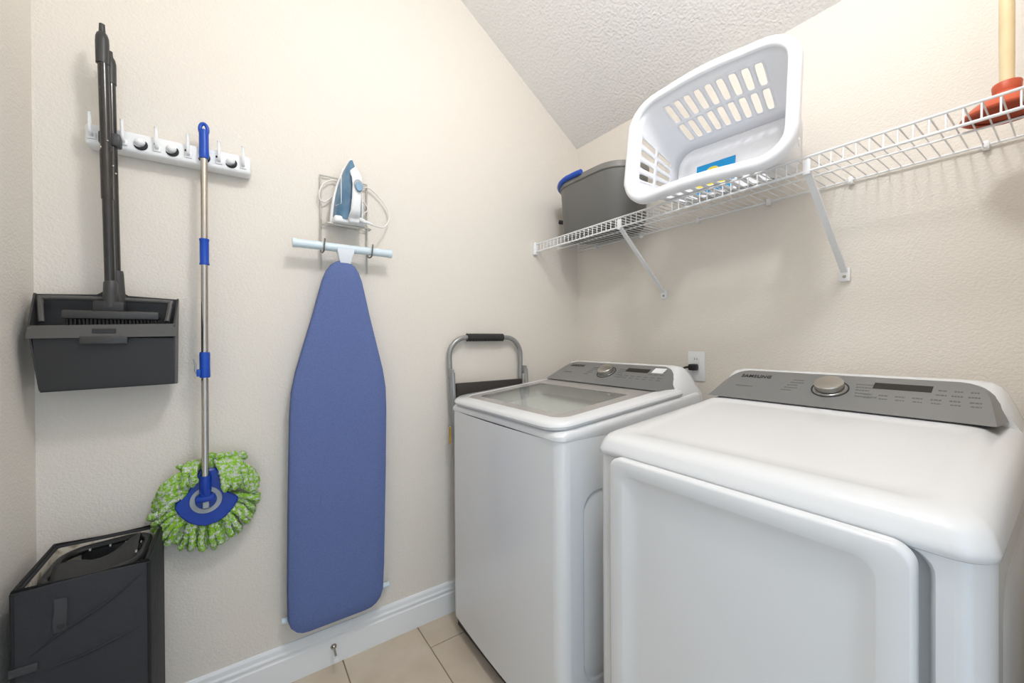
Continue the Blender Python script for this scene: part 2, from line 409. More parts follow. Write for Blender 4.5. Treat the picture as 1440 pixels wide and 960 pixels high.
# lid: white frame, grey border, glass
def lidz(d): return .972 + .105 * min(d, .5)
def lidloop(d0, d1, hw, r, dz):
    f_, b_ = plan(d0, d1, hw, r, n), plan(d0, d1, hw, .004, n); k_ = n + 1
    return [(x, y, lidz(x) + dz) for x, y in b_[:k_] + f_[k_:3 * k_] + b_[3 * k_:]]
o = (-.012, .60, .3425)
mb = MB().loft([lidloop(o[0] + .02, o[1] - .004, o[2] - .02, .06, -.030), lidloop(o[0] + .006, o[1], o[2] - .006, .065, -.024), lidloop(o[0], o[1], o[2], .07, -.014), lidloop(o[0] + .002, o[1], o[2] - .002, .07, -.007), lidloop(o[0] + .012, o[1], o[2] - .010, .065, 0),
                lidloop(.040, .52, .300, .05, 0), lidloop(.042, .518, .298, .05, -.004), lidloop(.055, .505, .284, .05, -.026)], False, False, True, True)
lid = part('lid', mb, M_white, WA, True, 'white rounded lid frame', 40)
mb = MB().loft([lidloop(.042, .518, .298, .05, -.0022), lidloop(.085, .405, .250, .02, -.0022), lidloop(.085, .405, .250, .02, -.006), lidloop(.042, .518, .298, .05, -.006)], False, False, True, True)
part('lid_border', mb, M_glassborder, lid, True, 'grey border of the glass', 30)
mb = MB().loft([lidloop(.083, .407, .252, .02, -.0055), lidloop(.083, .407, .252, .02, -.0025)])
part('lid_glass', mb, M_glass, lid, True, 'clear glass pane', 30)
console(WA, .49)
b = MB(); a = [cpt(-.212, .69, .001), cpt(-.262, .69, .001), cpt(-.262, .90, .001), cpt(-.212, .90, .001)]
b.loft([[p - nrm * .0016 for p in a], a]); part('paper_sticker', b, M_wplas, WA, True, 'white sticker on the console')

# ------------------------------------------------------------------ wire shelf
SX, SZ = 1.273, 1.697
SH = thing('wire_shelf', 'white ventilated wire shelf along the right wall over the machines', 'shelf', (SX, .4, SZ))
Y0s, Y1s = -.092, 1.606
for x, z, r in ((SX, SZ + .002, .0032), (SX - .001, SZ - .037, .0036), (1.568, SZ, .0032), (1.42, SZ - .005, .0028)):
    part('rod', MB().tube([(x, Y0s, z), (x, Y1s, z)], r, 8), M_wire, SH)
wm = MB().tube([(1.57 - SX, 0, .0035), (.012, 0, .0035), (.004, 0, .002), (.0, 0, -.004), (-.001, 0, -.037)], .0017, 6).mesh('wire'); wm.materials.append(M_wire)
k = 0; y = Y1s - .012
while y > Y0s:
    share('wire', wm, SH, (0, y - .4, 0)); y -= .0254
def brace(y):
    p0, p1 = Vector((SX + .004, y, SZ - .036)), Vector((1.566, y, 1.418))
    d = (p1 - p0).normalized(); w = Vector((0, 1, 0)); nn_ = d.cross(w); mb = MB()
    prof = [(-.0085, -.004), (.0085, -.004), (.0085, .0035), (.0065, .0035), (.0065, -.002), (-.0065, -.002), (-.0065, .0035), (-.0085, .0035)]
    mb.loft([[p + w * a + nn_ * b_ for a, b_ in prof] for p in (p0, p1)])
    mb.box(SX - .004, SX + .006, y - .009, y + .009, SZ - .045, SZ - .005, .002)
    br = part('brace', mb, M_wire, SH, label='diagonal support brace')
    part('brace_foot', MB().box(1.566, XR, y - .014, y + .014, 1.388, 1.428, .003), M_wplas, br)
    part('screw', MB().lathe([(.005, 1.566), (.004, 1.5635), (.001, 1.563)], (0, y, 1.402), 12, 'X'), M_nickel, br)
for y in (1.068, .428): brace(y)
for y in (1.471, 1.188, .908, .642, .412, .142):
    mb = MB().box(1.560, XR, y - .007, y + .007, SZ - .012, SZ + .010, .003).lathe([(.0045, 1.561), (.003, 1.558), (.0005, 1.5575)], (0, y, SZ - .006), 10, 'X')
    part('wall_clip', mb, M_wplas, SH)
part('end_bracket', MB().box(SX - .012, SX + .014, YB - .018, YB, SZ - .052, SZ + .012, .004), M_wplas, SH, label='white end bracket on the wall')

# ------------------------------------------------------------------ laundry basket
bk_psi, bk_th = R(6), R(9)
bc = Vector((1.174, .676, 1.8635))
ca, sa, ct, st_ = math.cos(bk_psi), math.sin(bk_psi), math.cos(bk_th), math.sin(bk_th)
BA, BBv, BC = Vector((-sa, ca, 0)), Vector((st_ * ca, st_ * sa, ct)), Vector((ca * ct, sa * ct, -st_))
bw = lambda v: bc + BA * v.x + BBv * v.y + BC * v.z
BK = thing('laundry_basket', 'white slotted plastic laundry basket lying on its side on the wire shelf', 'basket', (1.38, .70, 1.705))
RA, RB, RR_, FA, FB, FR, DP = .232, .167, .070, .200, .110, .06, .272
def corner_loop(a, b_, r): return rr(a, b_, r, 6)
rim_l, flo_l = corner_loop(RA, RB, RR_), corner_loop(FA, FB, FR)
def rimdip(x, y): return -.010 * math.cos(PI * x / RA) * (1 if abs(y) > RB * .7 else .6)
mb = MB()
def wallpt(p, q, t):
    return Vector((lerp(p[0], q[0], t), lerp(p[1], q[1], t), lerp(rimdip(*p), DP, t)))
def cellring(fn, s0, s1, t0, t1, hs, ht):
    N = 24; outer = []; inner = []
    for k in range(N):
        a = 2 * PI * k / N; c_, s_ = math.cos(a), math.sin(a); mx = max(abs(c_), abs(s_)); ox, oy = c_ / mx, s_ / mx
        p = 6.0; q = (abs(c_) ** p + abs(s_) ** p) ** (-1 / p); ix, iy = c_ * q * hs, s_ * q * ht
        outer.append(fn(lerp(s0, s1, .5 + .5 * ox), lerp(t0, t1, .5 + .5 * oy))); inner.append(fn(lerp(s0, s1, .5 + .5 * ix), lerp(t0, t1, .5 + .5 * iy)))
    mb.loft([outer, inner], False, False)
TS = [0, .13, .48, .83, 1]
for c in range(4):
    i0 = c * 7
    for k in range(6):
        for t0, t1 in zip(TS, TS[1:]):
            mb.add([wallpt(rim_l[i0 + k], flo_l[i0 + k], t0), wallpt(rim_l[i0 + k + 1], flo_l[i0 + k + 1], t0), wallpt(rim_l[i0 + k + 1], flo_l[i0 + k + 1], t1), wallpt(rim_l[i0 + k], flo_l[i0 + k], t1)], [(0, 1, 2, 3)])
    p0, p1 = rim_l[i0 + 6], rim_l[(i0 + 7) % 28]; q0, q1 = flo_l[i0 + 6], flo_l[(i0 + 7) % 28]
    def fn(s, t): return wallpt((lerp(p0[0], p1[0], s), lerp(p0[1], p1[1], s)), (lerp(q0[0], q1[0], s), lerp(q0[1], q1[1], s)), t)
    cnt = 9 if c in (0, 2) else 4
    for j in range(cnt):
        s0, s1 = j / cnt, (j + 1) / cnt
        for q, (t0, t1) in enumerate(zip(TS, TS[1:])):
            if q in (1, 2): cellring(fn, s0, s1, t0, t1, .60 if cnt == 9 else .52, .84)
            else: mb.add([fn(s0, t0), fn(s1, t0), fn(s1, t1), fn(s0, t1)], [(0, 1, 2, 3)])
ob = part('basket_wall', mb.xf(bw), M_basket, BK, merge=True)
sm = ob.modifiers.new('thick', 'SOLIDIFY'); sm.thickness = .0024; sm.offset = 0
mb = MB(); lp = []
for ins, dz in ((0, -.004), (.004, .004), (.02, .008), (.035, .008), (.042, .004), (.06, .004)):
    lp.append([(x, y, DP + dz) for x, y in rr(FA - ins + .001, FB - ins + .001, max(FR - ins, .02), 6)])
mb.loft(lp, False, True); ob = part('basket_floor', mb.xf(bw), M_basket, BK, angle=50)
sm = ob.modifiers.new('thick', 'SOLIDIFY'); sm.thickness = .0024; sm.offset = 1
mb = MB(); pf = [(-.004, .002), (-.002, -.006), (.006, -.010), (.017, -.009), (.025, -.003), (.027, .006), (.026, .022), (.023, .022), (.023, .007), (.017, -.001), (.006, -.003), (.001, .004)]
lp = []
base = rr(RA, RB, RR_, 10)
full = []
for i, p in enumerate(base):
    full.append(p); q = base[(i + 1) % len(base)]
    dd = math.hypot(q[0] - p[0], q[1] - p[1])
    if dd > .05: full += [(lerp(p[0], q[0], k / 8), lerp(p[1], q[1], k / 8)) for k in range(1, 8)]
for i, p in enumerate(full):
    a, b_ = full[i - 1], full[(i + 1) % len(full)]; tx, ty = b_[0] - a[0], b_[1] - a[1]; l_ = math.hypot(tx, ty); nx, ny = ty / l_, -tx / l_
    lp.append([(p[0] + nx * o_, p[1] + ny * o_, rimdip(*p) + c_) for o_, c_ in pf])
mb.loft(lp, False, False, True, True); part('rim', mb.xf(bw), M_basket, BK, angle=50, label='thick rolled white rim')
fl = lambda a0, a1, b0, b1, c0, c1: MB().box(a0, a1, b0, b1, c0, c1).xf(bw)
lb = part('paper_label', fl(-.006, .128, -.075, .034, DP - .0002, DP + .0030), M_lblue, BK, label='blue and yellow paper label inside the basket')
mb = MB()
for cx_, cy_, rx_, ry_ in ((.070, .004, .022, .014), (.025, -.050, .020, .016), (.065, -.05, .020, .018), (.105, -.05, .02, .016)):
    mb.loft([[(cx_ + rx_ * math.cos(2 * PI * k / 20), cy_ + ry_ * math.sin(2 * PI * k / 20), DP - .0002 - dz) for k in range(20)] for dz in (0, .0008)])
part('label_print', mb.xf(bw), M_lyel, lb)

# ------------------------------------------------------------------ mop bucket on the shelf
bx, by, bz0 = 1.430, 1.300, 1.7035
BU = thing('mop_bucket', 'dark grey plastic mop bucket with a blue grip at the end of the wire shelf', 'bucket', (bx, by, bz0))
def btop(y): return 1.966 - .006 * (abs(y) / .25) ** 2.4
def bl(hx, hy, r, zf): return [(bx + x, by + y, zf(y)) for x, y in rr(hx, hy, r, 9)]
full_l = lambda hx, hy, r, zf: [(bx + x, by + y, zf(y)) for x, y in [p for i, p in enumerate(rr(hx, hy, r, 9)) for p in ([p] + ([(lerp(p[0], rr(hx, hy, r, 9)[(i + 1) % 40][0], k / 6), lerp(p[1], rr(hx, hy, r, 9)[(i + 1) % 40][1], k / 6)) for k in range(1, 6)] if i % 10 == 9 else []))]]
mb = MB().loft([full_l(.112, .200, .108, lambda y: bz0), full_l(.119, .207, .115, lambda y: bz0 + .012), full_l(.128, .222, .124, lambda y: btop(y) - .03), full_l(.132, .226, .128, lambda y: btop(y) - .026), full_l(.132, .226, .128, lambda y: btop(y) - .002),
                full_l(.128, .222, .124, btop), full_l(.124, .218, .12, lambda y: btop(y) - .004), full_l(.112, .200, .108, lambda y: bz0 + .015)], True, True)
part('tub', mb, M_tub, BU, angle=40)
part('rim', MB().loft([full_l(.1335, .2275, .1295, lambda y: btop(y) - .024), full_l(.1335, .2275, .1295, lambda y: btop(y) - .002), full_l(.129, .223, .125, lambda y: btop(y) + .002), full_l(.1295, .2235, .1255, lambda y: btop(y) - .024)], False, False, True, True), M_tubrim, BU, angle=40)
gp = [(bx - .138, by + y_, 1.970) for y_ in (0, .03, .06)] + [(bx - .138 * math.cos(R(t_)), by + .092 + .138 * math.sin(R(t_)), 1.970 - .010 * math.sin(R(max(t_, 0)))) for t_ in range(0, 136, 9)]
part('grip', MB().tube(gp, [.011] + [.013] * (len(gp) - 2) + [.011], 12), M_blue, BU, label='royal blue carrying grip')
part('drain_plug', MB().tube([(1.41, by + .205, 1.805), (1.395, by + .232, 1.812), (1.385, by + .252, 1.818)], [.012, .010, .011], 12), M_black, BU, label='black drain plug')

# ------------------------------------------------------------------ plunger
px, py, pz = 1.405, .097, 1.7035
PL = thing('plunger', 'toilet plunger with red rubber cup and pale wooden handle on the shelf', 'plunger', (px, py, pz))
part('cup', MB().lathe([(.058, .004), (.064, 0), (.069, .002), (.070, .005), (.067, .010), (.057, .021), (.043, .032), (.030, .039), (.0225, .043), (.021, .046), (.0215, .049), (.0225, .064), (.021, .067), (.013, .067), (.012, .04), (.03, .034), (.050, .018), (.056, .007)], (px, py, pz), 40, cap0=False, cap1=False), M_rubber, PL, label='red-orange rubber cup')
part('handle', MB().lathe([(.0112, .055), (.0118, .2), (.0118, .52), (.009, .535), (.001, .54)], (px, py, pz), 20), M_wood, PL, label='pale wooden handle')

# ------------------------------------------------------------------ outlet
OU = thing('wall_outlet', 'white wall outlet plate with a black plug between the two machines', 'outlet', (XR, .92, 1.095))
part('plate', MB().box(XR - .006, XR, .884, .957, 1.034, 1.157, .003), M_wplas, OU)
for z in (1.122, 1.078):
    rc = part('receptacle', MB().loft([[(x, .9205 + y, z + w) for y, w in rr(.017, .014, .008)] for x in (XR - .004, XR - .008)]), M_trim, OU)
    part('slot', MB().box(XR - .0086, XR - .006, .925, .9265, z, z + .008).box(XR - .0086, XR - .006, .9145, .916, z, z + .008), M_print, rc)
PG = thing('power_plug', 'black power plug with its cord in the wall outlet', 'plug', (XR - .008, .9205, 1.092))
part('plug_body', MB().box(1.535, XR - .008, .907, .936, 1.080, 1.106, .006, 3), M_black, PG)
part('power_cord', MB().tube(spline([(1.545, .934, 1.094), (1.538, .955, 1.088), (1.534, .985, 1.06), (1.535, 1.01, .95), (1.535, 1.03, .80)], 6), .0045, 10), M_black, PG)

# ------------------------------------------------------------------ folding step stool behind the washer
ST_ = thing('step_stool', 'folded grey tube step stool leaning on the wall behind the washer', 'stool', (.965, 1.55, 0))
xa, xb, zt = .772, 1.158, 1.222
def uframe(x0, x1, z0, ztop_, y0, y1, rc):
    pts = [(x0 + .045, y0, z0)]
    pts += [(x0 + .012, lerp(y0, y1, .7), z0 + (ztop_ - rc - z0) * .7)]
    for k in range(9):
        a = R(180 - 90 * k / 8); pts.append((x0 + rc + rc * math.cos(a), y1, ztop_ - rc + rc * math.sin(a)))
    for k in range(9):
        a = R(90 - 90 * k / 8); pts.append((x1 - rc + rc * math.cos(a), y1, ztop_ - rc + rc * math.sin(a)))
    pts += [(x1 - .012, lerp(y0, y1, .7), z0 + (ztop_ - rc - z0) * .7), (x1 - .045, y0, z0)]
    return pts
part('frame', MB().tube(uframe(xa, xb, .012, zt, 1.548, 1.592, .085), .0115, 12), M_tubint, ST_, label='grey tubular frame with rounded top')
gr = MB(); gl = []
for k in range(25): gl.append((lerp(.862, 1.052, k / 24), 1.592, zt))
part('foam_grip', gr.tube(gl, [.0165 if k % 2 else .0185 for k in range(25)], 14), M_foam, ST_, label='black ribbed foam grip')
for x in (xa - .003, xb + .003):
    part('leg', MB().tube([(x, 1.552, 1.07), (x, 1.545, .98), (x + (.075 if x < .9 else -.075), 1.542, .012)], .010, 10), M_tubint, ST_)
    part('hinge', MB().box(x - .004, x + .004, 1.545, 1.585, 1.045, 1.085, .003), M_tubint, ST_)
    part('rubber_foot', MB().lathe([(.015, 0), (.015, .03), (.012, .035)], (x + (.075 if x < .9 else -.075), 1.542, 0), 14), M_black, ST_)
for z0, z1 in ((.83, 1.022), (.45, .64)):
    st = part('step', MB().box(xa + .016, xb - .016, 1.552, 1.572, z0, z1, .006), M_step, ST_, label='black ribbed folded step')
part('sticker', MB().box(xa - .022, xa - .0225 + .004, 1.540, 1.553, .77, .84), M_yellow, ST_, label='yellow warning sticker')

# ------------------------------------------------------------------ hook rail
RX0, RX1, RZ0, RZ1, RY = -.335, .049, 1.757, 1.816, 1.566
RA_ = thing('broom_holder', 'white wall rail with grip rollers and flip hooks for brooms', 'rack', (-.143, YB, 1.75))
part('rail', MB().box(RX0, RX1, RY, YB, RZ0, RZ1, .010, 3), M_wplas, RA_)
for x in (-.291, -.222, -.152, -.076, -.007):
    pk = part('grip_pocket', MB().loft([[(x + .010 + a, RY - .0006 + dy, 1.786 + b_) for a, b_ in rr(.021, .021, .018)] for dy in (.002, 0)]), M_wplas, RA_)
    part('roller', MB().lathe([(.001, -.014), (.007, -.012), (.0115, -.006), (.012, 0), (.012, .004)], (x, RY, 1.788), 18, 'Y'), M_wplas, pk, label='white grip roller')
    cr_ = MB(); 
    pts = [(x + .0005 + .0145 * math.cos(R(a)), RY - .0015, 1.786 + .0155 * math.sin(R(a))) for a in range(-150, 40, 12)]
    cr_.tube(pts, [0.0008 + .0040 * math.sin(PI * i / (len(pts) - 1)) for i in range(len(pts))], 8)
    part('pocket_gap', cr_, M_print, pk)
    part('side_slot', MB().box(x + .031, x + .036, RY - .0016, RY, 1.775, 1.797, .0007, 1), M_print, pk)
for x in (-.320, -.256, -.184, -.112, -.036, .027):
    mb = MB().tube(spline([(x, RY - .001, 1.782), (x, RY - .010, 1.783), (x, RY - .016, 1.792), (x, RY - .018, 1.815), (x, RY - .020, 1.836)], 4), [.005] * 4 + [.0042] * 9 + [.0038] * 3 + [.0052], 10)
    mb.box(x - .009, x + .009, RY - .004, RY, 1.772, 1.79, .0015)
    part('hook', mb, M_wplas, RA_)

# ------------------------------------------------------------------ broom and dustpan
DPN = thing('dustpan', 'charcoal upright dustpan hanging high on the back wall with a black pole', 'dustpan', (-.28, 1.57, 1.085))
def quad(mb, pts, th):
    P = [Vector(p) for p in pts]; nn_ = (P[1] - P[0]).cross(P[2] - P[0]).normalized() * th
    mb.loft([P, [p + nn_ for p in P]]); return mb
xl0, xr0 = -.428, -.142     # at the wall
part('back_plate', MB().loft([[(-.405, y, 1.085), (-.143, y, 1.085), (-.139, y, 1.338), (-.25, y, 1.343), (-.262, y, 1.352), (-.302, y, 1.352), (-.314, y, 1.343), (-.430, y, 1.338)] for y in (1.572, 1.578)]), M_dustd, DPN)
mb = MB(); quad(mb, [(-.403, 1.574, 1.086), (-.143, 1.574, 1.088), (-.143, 1.502, 1.093), (-.403, 1.502, 1.088)], .004)
quad(mb, [(-.403, 1.502, 1.088), (-.143, 1.502, 1.093), (-.143, 1.492, 1.222), (-.411, 1.492, 1.222)], .005)
part('front_panel', mb, M_dustd, DPN, label='dark flat front panel', angle=20)
for s, x0, x1, x2 in ((1, -.405, -.414, -.430), (-1, -.142, -.142, -.138)):
    mb = MB(); off = .004 * s
    P = [(x0, 1.572, 1.087), (x0, 1.500, 1.090), (x1 - .003 * s, 1.486, 1.222), (x1 - .003 * s, 1.480, 1.258), (x2, 1.566, 1.340), (x2, 1.572, 1.340)]
    mb.loft([P, [(p[0] + off, p[1], p[2]) for p in P]]); part('side_wall', mb, M_dust, DPN, angle=20)
bd = part('lip', MB().loft([[(-.420, 1.477, 1.220), (-.137, 1.477, 1.226), (-.138, 1.482, 1.262), (-.417, 1.482, 1.252)], [(-.420, 1.492, 1.220), (-.137, 1.492, 1.226), (-.138, 1.492, 1.262), (-.417, 1.492, 1.252)]]), M_dustl, DPN, label='lighter grey front lip')
part('lip_tab', MB().box(-.327, -.237, 1.472, 1.482, 1.206, 1.226, .002), M_dust, bd)
part('lip_slot', MB().box(-.305, -.260, 1.4765, 1.480, 1.234, 1.246, .0008, 1), M_dustd, bd)
# raised panel embossed on the front
part('emboss', MB().loft([[(-.275 + x, 1.4965 + (1.14 + z - 1.222) * -.077 - dy, 1.145 + z) for x, z in rr(.036 - i, .026 - i, .006)] for i, dy in ((0, -.002), (.001, .0012))]), M_dustd, DPN)
# hood frame inside the mouth
fr_ = [(-.402, 1.512, 1.262), (-.412, 1.545, 1.318), (-.405, 1.550, 1.328), (-.30, 1.550, 1.330), (-.165, 1.550, 1.328), (-.156, 1.545, 1.320), (-.160, 1.512, 1.268)]
part('hood_frame', MB().tube(spline(fr_, 5), .006, 8), M_dustl, DPN)
part('pole', MB().tube([(-.271, 1.552, 1.335), (-.2745, 1.552, 1.60), (-.279, 1.552, 1.965)], .0105, 16), M_pole, DPN, label='black dustpan pole')
part('pole_socket', MB().lathe([(.019, 1.318), (.017, 1.35), (.0145, 1.40), (.013, 1.41)], (-.270, 1.552, 0), 16), M_dust, DPN)
part('pole_cap', MB().lathe([(.0125, 1.930), (.0125, 1.985), (.010, 1.998), (.006, 2.006), (.005, 2.02), (.0015, 2.022)], (-.279, 1.552, 0), 16), M_dust, DPN)
cl = MB().box(-.302, -.258, 1.535, 1.566, 1.755, 1.790, .005); part('pole_clip', cl, M_dust, DPN, label='charcoal clip holding both poles')
BR = thing('broom', 'black broom clipped into the charcoal dustpan with its bristles inside', 'broom', (-.28, 1.53, 1.25))
part('pole', MB().tube([(-.2775, 1.522, 1.335), (-.283, 1.522, 1.70), (-.2885, 1.522, 2.02)], .0115, 16), M_pole, BR, label='black broom pole')
part('pole_sleeve', MB().tube([(-.2815, 1.522, 1.60), (-.2835, 1.522, 1.73)], .0132, 16), M_pole, BR)
part('pole_cap', MB().lathe([(.0135, 1.965), (.0142, 2.02), (.0135, 2.035), (.0105, 2.046), (.007, 2.05), (.006, 2.072), (.0015, 2.074)], (-.289, 1.522, 0), 16), M_dust, BR)
part('pole_socket', MB().lathe([(.0165, 1.305), (.0155, 1.34), (.0145, 1.372), (.0115, 1.378)], (-.2775, 1.522, 0), 16), M_dust, BR)
part('neck', MB().box(-.312, -.248, 1.507, 1.537, 1.293, 1.322, .006), M_dustd, BR)
part('broom_head', MB().box(-.367, -.176, 1.502, 1.540, 1.272, 1.295, .006), M_dust, BR, label='charcoal broom head')
br_m = MB()
for i in range(24):
    for j in range(2):
        x = lerp(-.358, -.185, i / 23); yy = 1.512 + .018 * j
        br_m.tube([(x, yy, 1.276), (x + random.uniform(-.002, .002), yy, 1.222)], [.0028, .0034], 6)
for x_, z_ in ((-.292, 1.735), (-.2785, 1.755), (-.268, 1.69), (-.2625, 1.67)): part('rivet', MB().lathe([(.0022, -.0115), (.0018, -.0135), (.0005, -.014)], (x_, 1.522, z_), 8, 'Y'), M_nickel, BR)
o_ = part('bristles', br_m, M_black, BR, label='black bristle tufts'); o_['kind'] = 'stuff'

# ------------------------------------------------------------------ mop
mx_, my_ = -.0735, 1.553
MO = thing('spin_mop', 'blue and steel mop with green-white strands hanging head down on the wall', 'mop', (mx_, 1.56, .55))
part('pole', MB().tube([(mx_ - .003, my_ - .018, .79), (mx_, my_, 1.785)], .0092, 16), M_steel, MO, label='shiny steel pole')
hd = MB().lathe([(.0125, 1.775), (.0132, 1.79), (.0125, 1.80), (.0125, 1.855)], (mx_, my_, 0), 18, cap1=False)
hp = [(mx_ + .0115 * math.cos(R(a)), my_, 1.862 + .018 * math.sin(R(a))) for a in range(-60, 241, 15)]
hd.lathe([(.0125, 1.855), (.0115, 1.862), (.004, 1.866)], (mx_, my_, 0), 18); hd.tube([(p[0] * .82 + mx_ * .18, p[1], p[2] + .002) for p in hp], .0052, 10)
part('hand_grip', hd, M_blue, MO, label='royal blue end grip with hanging hole')
part('sleeve', MB().lathe([(.0125, 1.446), (.0132, 1.449), (.0118, 1.453), (.0118, 1.518), (.0132, 1.522), (.0125, 1.526)], (mx_ - .001, my_ - .0055, 0), 18), M_blue, MO, label='blue sleeve')
cl_ = part('clamp', MB().lathe([(.0125, 1.100), (.0138, 1.104), (.0132, 1.14), (.0135, 1.172), (.0125, 1.178)], (mx_ - .002, my_ - .0118, 0), 18).box(mx_ - .022, mx_ - .008, my_ - .020, my_ - .006, 1.104, 1.126, .002), M_blue, MO, label='blue clamp')
part('clamp_lever', MB().tube([(mx_ - .018, my_ - .012, 1.112), (mx_ - .025, my_ - .012, 1.122), (mx_ - .024, my_ - .012, 1.140), (mx_ - .029, my_ - .012, 1.158)], [.005, .0035, .0028, .0026], 8), M_irong, cl_)
part('yoke', MB().lathe([(.0135, .80), (.0145, .785), (.015, .755), (.013, .745)], (mx_ - .003, my_ - .018, 0), 16).box(mx_ - .028, mx_ + .022, my_ - .030, my_ - .008, .722, .742, .005).box(mx_ - .016, mx_ + .010, my_ - .030, my_ - .006, .735, .762, .004), M_blued, MO, label='blue swivel yoke')
PYm = 1.552
pl_o = [(-.148, .727), (-.151, .712), (-.140, .686), (-.120, .662), (-.098, .647), (-.077, .641), (-.052, .644), (-.028, .657), (-.008, .678), (.005, .700), (.006, .712), (-.004, .722), (-.022, .735), (-.036, .76), (-.042, .805), (-.05, .815), (-.09, .815), (-.098, .80), (-.108, .775), (-.126, .745)]
part('head_plate', MB().loft([[(x, PYm + .006, z) for x, z in pl_o], [(x, PYm, z) for x, z in pl_o], [(lerp(x, -.076, .05), PYm - .004, lerp(z, .72, .05)) for x, z in pl_o]]), M_blued, MO, label='blue rounded triangular plate')
rc_ = (-.0755, .722)
rgl = lambda r, y: [(rc_[0] + r * math.cos(2 * PI * k / 36), y, rc_[1] + r * math.sin(2 * PI * k / 36)) for k in range(36)]
part('swivel_ring', MB().loft([rgl(.040, PYm - .002), rgl(.040, PYm - .007), rgl(.027, PYm - .007), rgl(.027, PYm - .002)], False, False, True, True), M_irong, MO, label='grey swivel ring')
part('pivot', MB().box(rc_[0] - .008, rc_[0] + .008, my_ - .026, PYm, .702, .724, .003), M_irong, MO)
def strand(p0, p1, p2, p3, r):
    jit = lambda p, a_: tuple(c_ + random.uniform(-a_, a_) for c_ in p)
    p1, p2, p3 = jit(p1, .003), jit(p2, .005), jit(p3, .006)
    P = spline([p0, p1, p2, p3], 7); L_ = len(P); rs = []; ph = random.uniform(0, 6)
    P = [p + Vector((random.uniform(-1, 1), random.uniform(-1, 1), random.uniform(-1, 1))) * .0012 for p in P]
    for i in range(L_):
        e_ = 1 if i < L_ - 2 else .75 if i == L_ - 2 else .35
        rs.append(r * e_ * (1 + .16 * math.sin(i * 2.9 + ph)))
    for p in P: p.y = min(p.y, 1.612 - r)
    part('strand', MB().tube(P, rs, 8), M_strand, MO, angle=80)
cxm, czm = -.075, .722
# fan of strands hanging from the lower edge
for layer, (n_, yv, ext) in enumerate(((20, 1.598, 1.0), (16, 1.582, .94))):
    for i in range(n_):
        a = lerp(-172, -8, (i + random.uniform(-.25, .25)) / (n_ - 1)); ar = R(a)
        yv2 = yv; yv = yv - random.uniform(0, .009); rr0 = .058 if layer else .05; ln = lerp(.172, .150, abs(math.cos(ar))) * ext * random.uniform(.95, 1.04)
        dx, dz = math.cos(ar), math.sin(ar)
        p0 = (cxm + dx * .066, yv - .010, czm + dz * rr0); sag = .010
        p1 = (cxm + dx * .100, yv - .014, czm + dz * .085 - .002); p2 = (cxm + dx * .128, yv - .012, czm + dz * .125 - sag)
        p3 = (cxm + dx * ln * .93, yv - .004, czm + dz * ln - sag * (1.4 - abs(dz)))
        strand(p0, p1, p2, p3, .0090); yv = yv2
# tufts at both sides and folded over the top, hanging forward over the plate
for i in range(9):
    s = random.uniform(0, 1); z = lerp(.79, .725, i / 8)
    strand((-.112, 1.566, z + .005), (-.140, 1.552, z + .018), (-.175, 1.556, z - .012), (-.205 + .02 * abs(i - 4) / 4, 1.578, z - .038), .0090)
for i in range(9):
    z = lerp(.80, .735, i / 8)
    strand((-.02, 1.566, z), (.005, 1.552, z + .018), (.035, 1.560, z - .004), (0.066 - .015 * abs(i - 4) / 4, 1.578, z - .030), .0090)
for i in range(7):   # right-hand tuft falling over the plate
    x = lerp(-.046, .008, i / 6)
    strand((x - .008, 1.572, .835), (x + .004, 1.545, .822), (x + .012, 1.536, .785), (x + .016, 1.537, .742 + .010 * (i % 3)), .0090)
for i in range(4):   # left-hand tuft
    x = lerp(-.126, -.100, i / 3)
    strand((x + .012, 1.575, .835), (x, 1.548, .826), (x - .002, 1.538, .800), (x, 1.538, .772 + .008 * (i % 2)), .0090)
for i in range(9):   # crown
    x = lerp(-.135, .015, i / 8)
    strand((x * .8 - .015, 1.585, .79), (x * .93 - .006, 1.570, .822), (x, 1.566, .852 - .018 * abs(i - 5) / 5), (x + .012, 1.575, .838 - .02 * abs(i - 5) / 5), .0090)

# ------------------------------------------------------------------ iron rack, ironing board, iron
RK = thing('iron_holder', 'grey wire wall rack that carries the iron and the ironing board', 'rack', (.347, YB, 1.52))
for x in (.264, .430):
    part('upright', MB().tube([(x, 1.612, 1.825), (x, 1.612, 1.475)], .0032, 8), M_rackw, RK)
    part('hook', MB().tube(spline([(x, 1.610, 1.560), (x - .004, 1.585, 1.535), (x - .004, 1.560, 1.527), (x - .003, 1.536, 1.530), (x - .002, 1.530, 1.550), (x, 1.530, 1.572)], 5), .0028, 8), M_hook, RK, label='dark metal hook')
for z, y1 in ((1.822, 1.612), (1.640, 1.612)):
    part('crossbar', MB().tube([(.264, 1.609, z), (.430, 1.609, z)], .0028, 8), M_rackw, RK)
part('tray', MB().tube([(.266, 1.609, 1.665), (.268, 1.58, 1.634), (.270, 1.545, 1.632), (.276, 1.540, 1.632), (.420, 1.540, 1.632), (.426, 1.545, 1.632), (.428, 1.58, 1.634), (.428, 1.609, 1.665)], .0028, 8).tube([(.30, 1.609, 1.64), (.30, 1.540, 1.632)], .0024, 6).tube([(.345, 1.609, 1.64), (.345, 1.540, 1.632)], .0024, 6).tube([(.39, 1.609, 1.64), (.39, 1.540, 1.632)], .0024, 6), M_rackw, RK)
IB = thing('ironing_board', 'blue fabric ironing board hung upside down by its foot bar on the wall', 'ironing board', (.32, 1.575, .2))
part('foot_bar', MB().tube([(.167, 1.553, 1.549), (.505, 1.553, 1.549)], .0150, 16), M_paleblue, IB, label='pale blue tubular foot bar')
